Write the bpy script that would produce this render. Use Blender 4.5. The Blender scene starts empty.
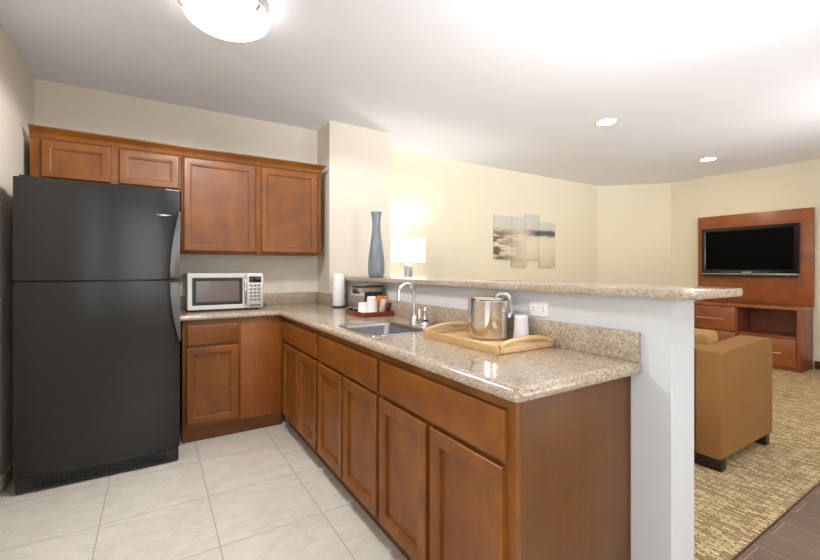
import bpy, bmesh, math, random
from mathutils import Vector, Matrix
random.seed(7)
R = math.radians
scene = bpy.context.scene
COL = scene.collection

# ------------------------------------------------------------------ camera
cam_d = bpy.data.cameras.new('camera')
cam_d.sensor_width = 36.0
cam_d.lens = 36.0 * 408.0 / 820.0
cam_d.shift_y = -11.1 / 820.0
cam_d.clip_start = 0.05
cam = bpy.data.objects.new('camera', cam_d)
cam.location = (0, 0, 1.263)
cam.rotation_euler = (R(90), 0, R(-32.09))
COL.objects.link(cam)
scene.camera = cam

# ------------------------------------------------------------------ world, exposure
w = bpy.data.worlds.new('world'); scene.world = w; w.use_nodes = True
w.node_tree.nodes['Background'].inputs[0].default_value = (0.75, 0.85, 1.0, 1)
w.node_tree.nodes['Background'].inputs[1].default_value = 1.0
vs = scene.view_settings
vs.view_transform = 'Standard'; vs.look = 'None'; vs.gamma = 1.0; vs.use_curve_mapping = False
vs.exposure = 0.42
scene.cycles.use_denoising = True
scene.cycles.max_bounces = 10
scene.cycles.diffuse_bounces = 6
scene.cycles.sample_clamp_indirect = 8.0

# ------------------------------------------------------------------ window daylight and added fill lights
DOME_E, DOWN_E, BULB_E = 3.5, 120.0, 300.0
def area(name, loc, rot, sx, sy, power, col):
    l = bpy.data.lights.new(name, 'AREA'); l.shape = 'RECTANGLE'; l.size = sx; l.size_y = sy
    l.energy = power; l.color = col
    o = bpy.data.objects.new(name, l); o.location = loc; o.rotation_euler = rot; COL.objects.link(o); return o
# windows of the wall behind the viewer
area('daylight_kitchen_window', (0.35, -2.57, 1.5), (R(90), 0, 0), 1.3, 1.5, 14, (1.0, 0.98, 0.95))
area('daylight_living_window', (3.6, -2.57, 1.45), (R(90), 0, 0), 2.6, 1.7, 40, (1.0, 0.97, 0.92))
# cool fill at an unseen window added to the left wall
area('side_window_fill', (-.70, -.45, 1.5), (R(90), 0, R(-90)), 1.7, 1.4, 20, (0.86, 0.93, 1.0))
# added upward fill bounced off the ceiling, behind the viewer; no fixture
up = area('ceiling_bounce_fill', (.9, -1.2, 1.5), (0, 0, 0), .4, .4, 42, (1.0, 0.98, 0.97))
up.data.spread = R(80)
up.rotation_euler = (Vector((1.9, .4, 2.645)) - up.location).to_track_quat('-Z', 'Y').to_euler()

up2 = area('ceiling_bounce_fill_living', (4.6, -1.2, 1.6), (0, 0, 0), .4, .4, 15, (1.0, 0.98, 0.96))  # second added fill without a fixture, aimed at the living room ceiling
up2.data.spread = R(78)
up2.rotation_euler = (Vector((4.9, .7, 2.645)) - up2.location).to_track_quat('-Z', 'Y').to_euler()

# ------------------------------------------------------------------ materials
def srgb(r, g, b):
    f = lambda v: (v/255/12.92) if v/255 <= 0.04045 else ((v/255+0.055)/1.055)**2.4
    return (f(r), f(g), f(b), 1)
class NT:
    def __init__(s, name):
        s.m = bpy.data.materials.new(name); s.m.use_nodes = True
        s.t = s.m.node_tree; s.b = s.t.nodes['Principled BSDF']
    def n(s, typ, **kw):
        n = s.t.nodes.new(typ)
        for k, v in kw.items():
            if k in n.inputs: n.inputs[k].default_value = v
            else: setattr(n, k, v)
        return n
    def l(s, a, b): s.t.links.new(a, b)
    def coords(s, scale=(1, 1, 1), rnd=False, kind='Object'):
        tc = s.n('ShaderNodeTexCoord'); mp = s.n('ShaderNodeMapping'); mp.inputs['Scale'].default_value = scale
        s.l(tc.outputs[kind], mp.inputs['Vector'])
        if rnd:
            oi = s.n('ShaderNodeObjectInfo'); mu = s.n('ShaderNodeMath', operation='MULTIPLY'); mu.inputs[1].default_value = 37.0
            s.l(oi.outputs['Random'], mu.inputs[0])
            cb = s.n('ShaderNodeCombineXYZ')
            for k in range(3): s.l(mu.outputs[0], cb.inputs[k])
            s.l(cb.outputs[0], mp.inputs['Location'])
        return mp.outputs['Vector']
    def noise(s, vec, scale, detail=4, rough=.55, dist=0):
        n = s.n('ShaderNodeTexNoise'); n.inputs['Scale'].default_value = scale; n.inputs['Detail'].default_value = detail
        n.inputs['Roughness'].default_value = rough; n.inputs['Distortion'].default_value = dist
        s.l(vec, n.inputs['Vector']); return n.outputs['Fac']
    def ramp(s, fac, stops, interp='LINEAR'):
        r = s.n('ShaderNodeValToRGB'); r.color_ramp.interpolation = interp
        e = r.color_ramp.elements
        while len(e) < len(stops): e.new(0.5)
        for el, (p, c) in zip(e, stops): el.position = p; el.color = c
        s.l(fac, r.inputs['Fac']); return r.outputs['Color']
    def mix(s, fac, a, b, mode='MIX'):
        m = s.n('ShaderNodeMix', data_type='RGBA', blend_type=mode)
        for sock, v in ((m.inputs[0], fac), (m.inputs[6], a), (m.inputs[7], b)):
            if hasattr(v, 'type') and hasattr(v, 'links'): s.l(v, sock)
            else: sock.default_value = v
        return m.outputs[2]
    def bump(s, h, strength=.2, dist=.002):
        b = s.n('ShaderNodeBump'); b.inputs['Strength'].default_value = strength; b.inputs['Distance'].default_value = dist
        s.l(h, b.inputs['Height']); s.l(b.outputs[0], s.b.inputs['Normal'])
    def set(s, color=None, rough=.5, metal=0, spec=.5, coat=0, coat_rough=.1):
        if color is not None:
            if hasattr(color, 'links'): s.l(color, s.b.inputs['Base Color'])
            else: s.b.inputs['Base Color'].default_value = color
        if hasattr(rough, 'links'): s.l(rough, s.b.inputs['Roughness'])
        else: s.b.inputs['Roughness'].default_value = rough
        s.b.inputs['Metallic'].default_value = metal
        s.b.inputs['Specular IOR Level'].default_value = spec
        s.b.inputs['Coat Weight'].default_value = coat; s.b.inputs['Coat Roughness'].default_value = coat_rough
        return s.m

def paint(name, col, rough=.75, tex=.12):
    t = NT(name); v = t.coords()
    c2 = tuple(x*0.965 for x in col[:3]) + (1,)
    c = t.mix(t.noise(v, 2.2, 3), col, c2)
    t.bump(t.noise(v, 90, 3), tex, .003)
    return t.set(c, rough, spec=.25)
def plain(name, col, rough=.5, metal=0, spec=.5, coat=0, var=.06, scale=40):
    t = NT(name); v = t.coords(rnd=True)
    c2 = tuple(x*(1-var) for x in col[:3]) + (1,)
    c = t.mix(t.noise(v, scale, 3), col, c2)
    return t.set(c, rough, metal, spec, coat)
def wood(name, dark, mid, light, axis='Z', rough=.46, coat=.12, s=1.0, streak=5.0):
    t = NT(name)
    k = {'X': (1.1, streak, streak), 'Y': (streak, 1.1, streak), 'Z': (streak, streak, 1.1)}[axis]
    v = t.coords(tuple(x*s for x in k), rnd=True)
    f = t.noise(v, 1.0, 6, .6, .5)
    c = t.ramp(f, [(.25, dark), (.5, mid), (.75, light)])
    v2 = t.coords((k[0]*7*s, k[1]*7*s, k[2]*3*s), rnd=True)
    f2 = t.noise(v2, 1.0, 3, .6)
    c = t.mix(.14, c, t.ramp(f2, [(.35, dark), (.65, light)]))
    v3 = t.coords((3, 3, 3), rnd=True)
    c = t.mix(t.ramp(t.noise(v3, 1.2, 2), [(.35, (0, 0, 0, 1)), (.7, (.35, .35, .35, 1))]), c, mid)
    c = t.mix(t.ramp(t.noise(v3, 2.4, 4), [(.36, (.55, .55, .55, 1)), (.6, (0, 0, 0, 1))]), c, dark)
    t.bump(f2, .05, .001)
    return t.set(c, rough, spec=.4, coat=coat, coat_rough=.25)

M = {}
M['wall'] = paint('cream_wall_paint', srgb(224, 217, 203))
M['wall_living'] = paint('warm_cream_wall_paint', srgb(226, 218, 197))
M['pony'] = paint('white_wall_paint', srgb(206, 207, 208))
M['ceiling'] = paint('ceiling_paint', srgb(238, 242, 250), .9, .25)
M['cab'] = wood('maple_cabinet', srgb(100, 53, 10), srgb(129, 73, 14), srgb(147, 89, 21))
M['cabx'] = wood('maple_cabinet_horizontal', srgb(100, 53, 10), srgb(129, 73, 14), srgb(147, 89, 21), 'X')
M['caby'] = wood('maple_cabinet_long', srgb(100, 53, 10), srgb(129, 73, 14), srgb(147, 89, 21), 'Y')
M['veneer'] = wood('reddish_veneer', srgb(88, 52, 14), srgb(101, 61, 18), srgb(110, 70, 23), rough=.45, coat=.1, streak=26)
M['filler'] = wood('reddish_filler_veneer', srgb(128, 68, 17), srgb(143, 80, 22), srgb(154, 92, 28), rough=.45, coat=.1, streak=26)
M['toe'] = wood('toe_kick_wood', srgb(86, 49, 15), srgb(106, 62, 20), srgb(121, 73, 27), 'X', .55, 0)
M['cherry'] = wood('cherry_wood', srgb(120, 64, 30), srgb(152, 86, 42), srgb(174, 104, 54), 'Y', .35, .2)
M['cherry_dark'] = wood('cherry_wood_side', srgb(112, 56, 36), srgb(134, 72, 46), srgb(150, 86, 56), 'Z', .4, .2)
M['bamboo'] = wood('pale_bamboo', srgb(190, 152, 100), srgb(212, 177, 125), srgb(226, 196, 148), 'Y', .4, .2, streak=16)
M['redtray'] = wood('red_stained_wood', srgb(92, 34, 18), srgb(128, 52, 28), srgb(150, 68, 38), 'X', .35, .3)

def granite():
    t = NT('speckled_granite'); v = t.coords()
    vo = t.n('ShaderNodeTexVoronoi'); vo.inputs['Scale'].default_value = 205; vo.inputs['Randomness'].default_value = 1
    t.l(v, vo.inputs['Vector'])
    sp = t.n('ShaderNodeSeparateColor'); t.l(vo.outputs['Color'], sp.inputs[0])
    c = t.ramp(sp.outputs[0], [(0, srgb(69, 56, 49)), (.10, srgb(110, 89, 75)), (.24, srgb(147, 126, 109)), (.44, srgb(177, 160, 139)),
                               (.68, srgb(195, 182, 163)), (.88, srgb(156, 149, 143))], 'CONSTANT')
    c2 = t.ramp(t.noise(v, 60, 5, .7), [(.36, srgb(130, 106, 86)), (.5, srgb(175, 156, 133)), (.66, srgb(205, 193, 175))])
    c = t.mix(.42, c, c2)
    big = t.ramp(t.noise(v, 7, 4), [(.35, srgb(166, 145, 122)), (.6, srgb(192, 177, 154))])
    c = t.mix(.22, c, big)
    return t.set(c, .16, spec=.5, coat=.3, coat_rough=.06)
M['granite'] = granite()

def kitchen_tile():
    t = NT('cream_floor_tile')
    tc = t.n('ShaderNodeTexCoord'); mp = t.n('ShaderNodeMapping'); mp.inputs['Location'].default_value = (-.255 + .483*8, -2.03 + .483*12, 0)
    t.l(tc.outputs['Object'], mp.inputs['Vector'])
    br = t.n('ShaderNodeTexBrick'); br.offset = 0; br.squash = 1
    for k, val in (('Scale', 1), ('Mortar Size', .0035), ('Mortar Smooth', .3), ('Bias', 0), ('Brick Width', .483), ('Row Height', .483)):
        br.inputs[k].default_value = val
    br.inputs['Color1'].default_value = srgb(208, 202, 190); br.inputs['Color2'].default_value = srgb(202, 195, 184)
    br.inputs['Mortar'].default_value = srgb(171, 166, 158)
    t.l(mp.outputs['Vector'], br.inputs['Vector'])
    v = t.coords((1.0, 2.2, 1))
    n1 = t.noise(v, 2.6, 6, .62, 1.6)
    vein = t.ramp(n1, [(.40, srgb(217, 215, 209)), (.47, srgb(204, 197, 186)), (.5, srgb(182, 172, 158)), (.53, srgb(206, 200, 190)), (.6, srgb(216, 211, 203))])
    n2 = t.ramp(t.noise(v, 7, 4, .6, .4), [(.35, srgb(199, 193, 180)), (.65, srgb(216, 213, 205))])
    vv = t.mix(.5, vein, n2)
    c = t.mix(.62, br.outputs['Color'], vv)
    c = t.mix(br.outputs['Fac'], c, srgb(169, 165, 158))
    inv = t.n('ShaderNodeMath', operation='SUBTRACT'); inv.inputs[0].default_value = 1; t.l(br.outputs['Fac'], inv.inputs[1])
    t.bump(inv.outputs[0], .35, .002)
    return t.set(c, .38, spec=.4)
M['tile'] = kitchen_tile()

def plank_tile():
    t = NT('brown_plank_tile')
    tc = t.n('ShaderNodeTexCoord'); sp = t.n('ShaderNodeSeparateXYZ'); t.l(tc.outputs['Object'], sp.inputs[0])
    cb = t.n('ShaderNodeCombineXYZ'); t.l(sp.outputs[1], cb.inputs[0]); t.l(sp.outputs[0], cb.inputs[1])
    mp = t.n('ShaderNodeMapping'); mp.inputs['Location'].default_value = (6.0 - .02, 1.65 - .02, 0); t.l(cb.outputs[0], mp.inputs['Vector'])
    br = t.n('ShaderNodeTexBrick'); br.offset = .5
    for k, val in (('Scale', 1), ('Mortar Size', .003), ('Mortar Smooth', .2), ('Bias', 0), ('Brick Width', .61), ('Row Height', .165)):
        br.inputs[k].default_value = val
    br.inputs['Color1'].default_value = srgb(101, 83, 70); br.inputs['Color2'].default_value = srgb(117, 98, 85)
    br.inputs['Mortar'].default_value = srgb(155, 137, 119)
    t.l(mp.outputs['Vector'], br.inputs['Vector'])
    v = t.coords((16, 1.6, 1))
    g = t.ramp(t.noise(v, 1.6, 5), [(.3, srgb(104, 85, 70)), (.7, srgb(135, 113, 95))])
    c = t.mix(.4, br.outputs['Color'], g)
    c = t.mix(br.outputs['Fac'], c, srgb(155, 137, 119))
    return t.set(c, .4, spec=.4)
M['plank'] = plank_tile()

def carpet_mat():
    t = NT('woven_carpet')
    tc = t.n('ShaderNodeTexCoord'); sp = t.n('ShaderNodeSeparateXYZ'); t.l(tc.outputs['Object'], sp.inputs[0])
    cb = t.n('ShaderNodeCombineXYZ'); t.l(sp.outputs[1], cb.inputs[0]); t.l(sp.outputs[0], cb.inputs[1])
    nz = t.n('ShaderNodeTexNoise'); nz.inputs['Scale'].default_value = 34; t.l(cb.outputs[0], nz.inputs['Vector'])
    mv = t.n('ShaderNodeVectorMath', operation='MULTIPLY_ADD'); mv.inputs[1].default_value = (.034, .022, 0)
    t.l(nz.outputs['Color'], mv.inputs[0]); t.l(cb.outputs[0], mv.inputs[2])
    br = t.n('ShaderNodeTexBrick'); br.offset = .5
    for k, val in (('Scale', 1), ('Mortar Size', .0048), ('Mortar Smooth', .5), ('Bias', 0), ('Brick Width', .058), ('Row Height', .019)):
        br.inputs[k].default_value = val
    br.inputs['Color1'].default_value = srgb(240, 220, 178); br.inputs['Color2'].default_value = srgb(129, 102, 66)
    br.inputs['Mortar'].default_value = srgb(104, 81, 51)
    t.l(mv.outputs[0], br.inputs['Vector'])
    v = t.coords((1, 1, 1))
    big = t.ramp(t.noise(v, 9, 5, .65), [(.38, srgb(159, 131, 89)), (.62, srgb(227, 204, 157))])
    c = t.mix(.14, br.outputs['Color'], big)
    f = t.ramp(t.noise(v, 160, 2), [(.3, srgb(134, 108, 70)), (.7, srgb(237, 216, 172))])
    c = t.mix(.2, c, f)
    inv = t.n('ShaderNodeMath', operation='SUBTRACT'); inv.inputs[0].default_value = 1; t.l(br.outputs['Fac'], inv.inputs[1])
    t.bump(inv.outputs[0], .6, .004)
    return t.set(c, .95, spec=.1)
M['carpet'] = carpet_mat()

def fridge_black():
    t = NT('textured_black_enamel'); v = t.coords()
    t.bump(t.noise(v, 260, 3, .6), .07, .0012)
    c = t.mix(t.noise(v, 3, 2), (.0115, .0105, .0098, 1), (.015, .0138, .0128, 1))
    return t.set(c, .19, spec=.4)
M['fridge'] = fridge_black()
def brushed(name, col, rough, k=(2, 2, 140)):
    t = NT(name); v = t.coords(k)
    n = t.noise(v, 1, 4)
    r = t.ramp(n, [(.3, (rough*.8,)*3+(1,)), (.7, (rough*1.2,)*3+(1,))])
    t.bump(n, .04, .0005)
    return t.set(col, r, 1)
M['steel'] = brushed('brushed_steel', (.62, .60, .57, 1), .26)
M['sinksteel'] = brushed('sink_steel', (.34, .34, .35, 1), .32, (120, 3, 3))
M['bucketsteel'] = brushed('polished_steel', (.72, .70, .67, 1), .14, (2, 2, 200))
M['chrome'] = plain('chrome', (.82, .82, .82, 1), .07, 1, var=.02)
M['handlegrey'] = plain('grey_handle', srgb(80, 77, 75), .25, .2, .5, .3)
M['microsteel'] = plain('silver_plastic_steel', srgb(206, 202, 196), .32, .35)
M['black'] = plain('black_plastic', (.012, .012, .013, 1), .35)
M['blackgloss'] = plain('black_gloss', (.008, .008, .009, 1), .12, spec=.45)
M['microglass'] = plain('grey_oven_glass', srgb(104, 94, 88), .18, 0, .5, .4)
M['white'] = plain('white_plastic', srgb(236, 236, 234), .4)
M['paper'] = plain('white_paper', srgb(240, 238, 238), .85, spec=.2)
M['trimwhite'] = plain('cream_trim_paint', srgb(222, 212, 190), .45)
M['brownbase'] = plain('brown_baseboard', srgb(92, 52, 34), .4)
M['tan'] = None
def fabric(name, a, b, scale=500):
    t = NT(name); v = t.coords()
    n = t.noise(v, scale, 2)
    c = t.mix(n, a, b)
    c = t.mix(.25, c, t.ramp(t.noise(v, 6, 4), [(.3, a), (.7, b)]))
    t.bump(n, .15, .001)
    return t.set(c, .7, spec=.3)
M['tan'] = fabric('tan_suede', srgb(131, 92, 45), srgb(146, 105, 56))
M['tanlight'] = fabric('tan_cushion', srgb(155, 117, 68), srgb(167, 131, 81))
M['darkfoot'] = plain('dark_foot_wood', srgb(34, 22, 16), .4)
M['vase'] = None
def vase_mat():
    t = NT('blue_grey_ceramic'); v = t.coords((30, 30, 2.5))
    c = t.ramp(t.noise(v, 1.2, 5), [(.3, srgb(95, 104, 114)), (.7, srgb(132, 139, 148))])
    return t.set(c, .28, spec=.5, coat=.3)
M['vase'] = vase_mat()
M['silver'] = plain('silver', srgb(190, 188, 184), .25, .8)
M['gold'] = plain('satin_pale_metal', srgb(226, 200, 168), .35, .6)
M['creamplate'] = plain('cream_plastic', srgb(222, 213, 196), .4)
M['screen'] = plain('dark_screen', (.002, .002, .0025, 1), .3, spec=.04)
M['lampstem'] = brushed('lamp_nickel', (.42, .42, .43, 1), .3)
M['orange'] = plain('orange_packet', srgb(226, 134, 28), .5)
M['brownpack'] = plain('brown_packet', srgb(92, 52, 26), .5)
M['keys'] = plain('grey_keys', srgb(120, 116, 112), .5)
M['cm_grey'] = plain('warm_grey_plastic', srgb(150, 134, 120), .3, .3)
M['cm_dark'] = plain('dark_brown_plastic', srgb(44, 32, 27), .3)
M['slot'] = plain('outlet_slot', srgb(90, 88, 84), .5)
def glowing(name, col, e, base=(.9, .9, .9, 1)):
    t = NT(name); t.b.inputs['Emission Color'].default_value = col; t.b.inputs['Emission Strength'].default_value = e
    return t.set(base, .4)
M['dome'] = glowing('lit_frosted_glass', (1, .965, .93, 1), DOME_E)
M['down'] = glowing('lit_downlight_lens', (1, .80, .52, 1), DOWN_E)
def shade_mat():
    t = NT('white_lamp_shade')
    t.b.inputs['Emission Color'].default_value = (1, .97, .95, 1); t.b.inputs['Emission Strength'].default_value = .75
    return t.set(srgb(242, 240, 238), .8)
M['shade'] = shade_mat()
M['bulb'] = glowing('lit_bulb', (1, .985, .96, 1), BULB_E)
def clear_plastic():
    t = NT('cloudy_plastic')
    t.b.inputs['Transmission Weight'].default_value = .08
    return t.set(srgb(238, 238, 244), .3)
M['cup'] = clear_plastic()
def art_mat():
    t = NT('painted_canvas')
    tc = t.n('ShaderNodeTexCoord'); sp = t.n('ShaderNodeSeparateXYZ'); t.l(tc.outputs['Object'], sp.inputs[0])
    n = t.noise(t.coords((2.0, 1, 7)), 1.7, 6, .65, .6)
    def madd(x, m, a):
        k = t.n('ShaderNodeMath', operation='MULTIPLY_ADD'); k.inputs[1].default_value = m
        t.l(x, k.inputs[0])
        if hasattr(a, 'links'): t.l(a, k.inputs[2])
        else: k.inputs[2].default_value = a
        return k.outputs[0]
    def mul(x, y):
        k = t.n('ShaderNodeMath', operation='MULTIPLY'); t.l(x, k.inputs[0]); t.l(y, k.inputs[1]); return k.outputs[0]
    W, K = (1, 1, 1, 1), (0, 0, 0, 1)
    z = madd(sp.outputs[2], 1.0, .5)                       # 0.1 .. 0.95 over the picture's height
    zw = madd(n, .12, madd(z, 1.0, -.06))
    base = t.ramp(zw, [(.1, srgb(206, 190, 160)), (.45, srgb(222, 212, 192)), (.62, srgb(214, 204, 186)), (.72, srgb(200, 196, 186)), (.88, srgb(198, 200, 200))])
    band = t.ramp(zw, [(.57, K), (.61, W), (.66, W), (.70, K)])
    xr = t.ramp(madd(sp.outputs[0], 1.0, .5), [(.38, K), (.72, W)])
    c = t.mix(mul(band, xr), base, srgb(92, 94, 98))
    patch = t.ramp(n, [(.41, K), (.52, W)])
    zl = t.ramp(z, [(.14, K), (.24, W), (.62, W), (.7, K)])
    xl = t.ramp(madd(sp.outputs[0], 1.0, .62), [(.05, W), (.62, K)])
    c = t.mix(mul(mul(patch, zl), xl), c, srgb(112, 94, 82))
    return t.set(c, .7, spec=.2)
M['art'] = art_mat()
M['artside'] = plain('canvas_edge', srgb(120, 106, 84), .7)

# ------------------------------------------------------------------ mesh helpers (world coordinates, moved under the parent on build)
def BM(): return bmesh.new()
def box(bm, x0, x1, y0, y1, z0, z1, bev=0, seg=2):
    t = bmesh.new()
    vs_ = [t.verts.new((x, y, z)) for z in (z0, z1) for y in (y0, y1) for x in (x0, x1)]
    for f in ((0, 2, 3, 1), (4, 5, 7, 6), (0, 1, 5, 4), (2, 6, 7, 3), (0, 4, 6, 2), (1, 3, 7, 5)):
        t.faces.new([vs_[i] for i in f])
    if bev: bmesh.ops.bevel(t, geom=list(t.edges), offset=bev, segments=seg, profile=.5, affect='EDGES')
    merge(bm, t)
def merge(bm, t, mtx=None):
    if mtx is not None: bmesh.ops.transform(t, matrix=mtx, verts=t.verts)
    me = bpy.data.meshes.new('tmp'); t.to_mesh(me); t.free(); bm.from_mesh(me); bpy.data.meshes.remove(me)
def prism(bm, outline, z0, z1, bev=0, seg=3, mtx=None):
    """outline: CCW list of (x, y)"""
    t = bmesh.new()
    a = [t.verts.new((x, y, z0)) for x, y in outline]; b = [t.verts.new((x, y, z1)) for x, y in outline]
    n = len(outline)
    t.faces.new(a[::-1]); t.faces.new(b)
    for i in range(n): t.faces.new([a[i], a[(i+1) % n], b[(i+1) % n], b[i]])
    if bev:
        es = [e for e in t.edges if abs(e.verts[0].co.z - e.verts[1].co.z) < 1e-6]
        bmesh.ops.bevel(t, geom=es, offset=bev, segments=seg, profile=.5, affect='EDGES')
    merge(bm, t, mtx)
def rounded(x0, x1, y0, y1, r, n=6):
    """r: four radii for corners (x1,y1),(x0,y1),(x0,y0),(x1,y0)"""
    if not isinstance(r, (tuple, list)): r = (r,)*4
    out = []
    for (cx, cy, rr, a0) in ((x1-r[0], y1-r[0], r[0], 0), (x0+r[1], y1-r[1], r[1], 90), (x0+r[2], y0+r[2], r[2], 180), (x1-r[3], y0+r[3], r[3], 270)):
        if rr < 1e-5: out.append((cx, cy)); continue
        for i in range(n+1):
            a = R(a0 + 90*i/n); out.append((cx+rr*math.cos(a), cy+rr*math.sin(a)))
    return out
def lathe(bm, cx, cy, prof, n=32, cap0=True, cap1=True, wob=None):
    rings = []
    for r, z in prof:
        rings.append([bm.verts.new((cx + (r*(1+(wob(i, n) if wob else 0)))*math.cos(2*math.pi*i/n), cy + (r*(1+(wob(i, n) if wob else 0)))*math.sin(2*math.pi*i/n), z)) for i in range(n)])
    for a, b in zip(rings, rings[1:]):
        for i in range(n): bm.faces.new([a[i], a[(i+1) % n], b[(i+1) % n], b[i]])
    if cap0: bm.faces.new(rings[0][::-1])
    if cap1: bm.faces.new(rings[-1])
def tube(bm, pts, r, n=10, rads=None):
    pts = [Vector(p) for p in pts]; rings = []; up = None
    for i, p in enumerate(pts):
        d = (pts[min(i+1, len(pts)-1)] - pts[max(i-1, 0)]).normalized()
        if up is None: up = Vector((0, 0, 1)) if abs(d.z) < .9 else Vector((1, 0, 0))
        s = d.cross(up).normalized(); up = s.cross(d).normalized()
        rr = rads[i] if rads else r
        rings.append([bm.verts.new(p + s*rr*math.cos(2*math.pi*k/n) + up*rr*math.sin(2*math.pi*k/n)) for k in range(n)])
    for a, b in zip(rings, rings[1:]):
        for i in range(n): bm.faces.new([a[i], b[i], b[(i+1) % n], a[(i+1) % n]])
    bm.faces.new(rings[0]); bm.faces.new(rings[-1][::-1])
def cyl(bm, c0, c1, r, n=20): tube(bm, [c0, c1], r, n)
def terrace(bm, u0, u1, v0, v1, rings, fn):
    """nested rectangles: rings = [(inset, height)], fn maps (u, v, w) to the world"""
    loops = []
    for ins, wv in rings:
        loops.append([bm.verts.new(fn(u, v, wv)) for u, v in ((u0+ins, v0+ins), (u1-ins, v0+ins), (u1-ins, v1-ins), (u0+ins, v1-ins))])
    for a, b in zip(loops, loops[1:]):
        for i in range(4): bm.faces.new([a[i], a[(i+1) % 4], b[(i+1) % 4], b[i]])
    bm.faces.new(loops[0][::-1]); bm.faces.new(loops[-1])

def wloc(o):
    v = Vector((0, 0, 0))
    while o is not None: v += o.location; o = o.parent
    return v
def obj(name, bm, mat, parent=None, smooth=40, kind=None, label=None, recalc=True):
    if recalc: bmesh.ops.recalc_face_normals(bm, faces=bm.faces)
    me = bpy.data.meshes.new(name)
    if parent is not None: bmesh.ops.translate(bm, verts=bm.verts, vec=-wloc(parent))
    bm.to_mesh(me); bm.free()
    for m in (mat if isinstance(mat, list) else [mat]): me.materials.append(m)
    for p in me.polygons: p.use_smooth = True
    me.set_sharp_from_angle(angle=R(smooth))
    o = bpy.data.objects.new(name, me); COL.objects.link(o)
    if parent is not None: o.parent = parent
    if kind: o['kind'] = kind
    if label: o['label'] = label
    return o
def thing(name, label, cat, loc, group=None):
    o = bpy.data.objects.new(name, None); COL.objects.link(o); o.location = loc; o.empty_display_size = .05
    o['label'] = label; o['category'] = cat
    if group: o['group'] = group
    return o
def tag(o, label, cat, group=None):
    o['label'] = label; o['category'] = cat
    if group: o['group'] = group
    return o
def recenter(o, loc):
    """move the origin of a one-mesh thing to its base"""
    d = Vector(loc); o.data.transform(Matrix.Translation(-d)); o.location = d; return o
def struct(name, bm, mat, smooth=40): return obj(name, bm, mat, kind='structure', smooth=smooth)
def sbox(name, mat, *a, **k):
    b = BM(); box(b, *a, **k); return struct(name, b, mat)

# ------------------------------------------------------------------ the setting
XL, YB, HC = -.737, 3.953, 2.645          # left wall, kitchen back wall, ceiling
XW, XW2, YE = 1.475, 1.637, .697           # bar wall faces and its free end
YREAR, XR, YP, XCH, YCH = -2.6, 7.054, 4.11, 6.276, 3.333
COLX0, COLX1, COLY = 1.384, 2.03, 3.62
sbox('floor', M['tile'], XL-.1, 1.555, YREAR-.1, YB+.1, -.1, 0)
sbox('floor_hall', M['plank'], 1.555, XR+.1, YREAR-.1, .755, -.1, 0)
sbox('floor_carpet', M['carpet'], 1.555, XR+.1, .755, YP+.1, -.1, .004)
sbox('trim_1', M['brownbase'], 1.64, XR, .751, .758, 0, .006)
sbox('ceiling', M['ceiling'], XL-.1, XR+.1, YREAR-.1, YP+.1, HC, HC+.1)
b = BM()
for a in ((YREAR-.1, -1.3, 0, HC), (.4, YB+.1, 0, HC), (-1.3, .4, 0, .8), (-1.3, .4, 2.2, HC)): box(b, XL-.1, XL, *a)
struct('wall_left', b, M['wall'])
sbox('wall_kitchen_back', M['wall'], XL, COLX0, YB, YB+.157, 0, HC)
sbox('wall_column', M['wall'], COLX0, COLX1, COLY, YP+.0, 0, HC)
sbox('wall_living_back', M['wall_living'], COLX0, XR+.1, YP, YP+.1, 0, HC)
b = BM(); prism(b, [(XCH, YP), (XR, YCH), (XR+.05, YCH), (XR+.05, YP+.05), (XCH, YP+.05)], 0, HC); struct('wall_corner', b, M['wall_living'])
sbox('wall_right', M['wall_living'], XR, XR+.1, YREAR-.1, YCH, 0, HC)
sbox('wall_bar', M['pony'], XW, XW2, YE, COLY, 0, 1.1655)
# rear wall with two window openings
def rear(x0, x1, z0, z1, b): box(b, x0, x1, YREAR-.12, YREAR, z0, z1)
b = BM()
wins = [(-.35, 1.05, .7, 2.3), (2.2, 5.0, .55, 2.35)]
xs = XL
for (a0, a1, z0, z1) in wins:
    rear(xs, a0, 0, HC, b); rear(a0, a1, 0, z0, b); rear(a0, a1, z1, HC, b); xs = a1
rear(xs, XR+.1, 0, HC, b)
struct('wall_rear', b, M['wall'])
def pane_glass():
    t = NT('window_glass'); t.b.inputs['Transmission Weight'].default_value = 1; return t.set((1, 1, 1, 1), .02)
M['glass'] = pane_glass()
for i, (a0, a1, z0, z1) in enumerate(wins):
    b = BM(); y0, y1 = YREAR-.09, YREAR-.03
    box(b, a0, a0+.06, y0, y1, z0, z1); box(b, a1-.06, a1, y0, y1, z0, z1)
    box(b, a0+.06, a1-.06, y0, y1, z0, z0+.06); box(b, a0+.06, a1-.06, y0, y1, z1-.06, z1)
    xm = (a0+a1)/2; box(b, xm-.025, xm+.025, y0, y1, z0+.06, z1-.06)
    fr = struct('window_%d' % (i+1), b, M['white'])
    b = BM(); box(b, a0+.06, xm-.025, YREAR-.07, YREAR-.064, z0+.06, z1-.06); box(b, xm+.025, a1-.06, YREAR-.07, YREAR-.064, z0+.06, z1-.06)
    obj('pane', b, M['glass'], fr)
b = BM(); x0_, x1_ = XL-.08, XL-.02
box(b, x0_, x1_, -1.3, -1.24, .8, 2.2); box(b, x0_, x1_, .34, .4, .8, 2.2); box(b, x0_, x1_, -1.24, .34, .8, .86); box(b, x0_, x1_, -1.24, .34, 2.14, 2.2); box(b, x0_, x1_, -.475, -.425, .86, 2.14)
fr = struct('window_3', b, M['white'])  # unseen window, added so its light reaches the bar wall
b = BM(); box(b, XL-.06, XL-.054, -1.24, -.475, .86, 2.14); box(b, XL-.06, XL-.054, -.425, .34, .86, 2.14); obj('pane', b, M['glass'], fr)
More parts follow.
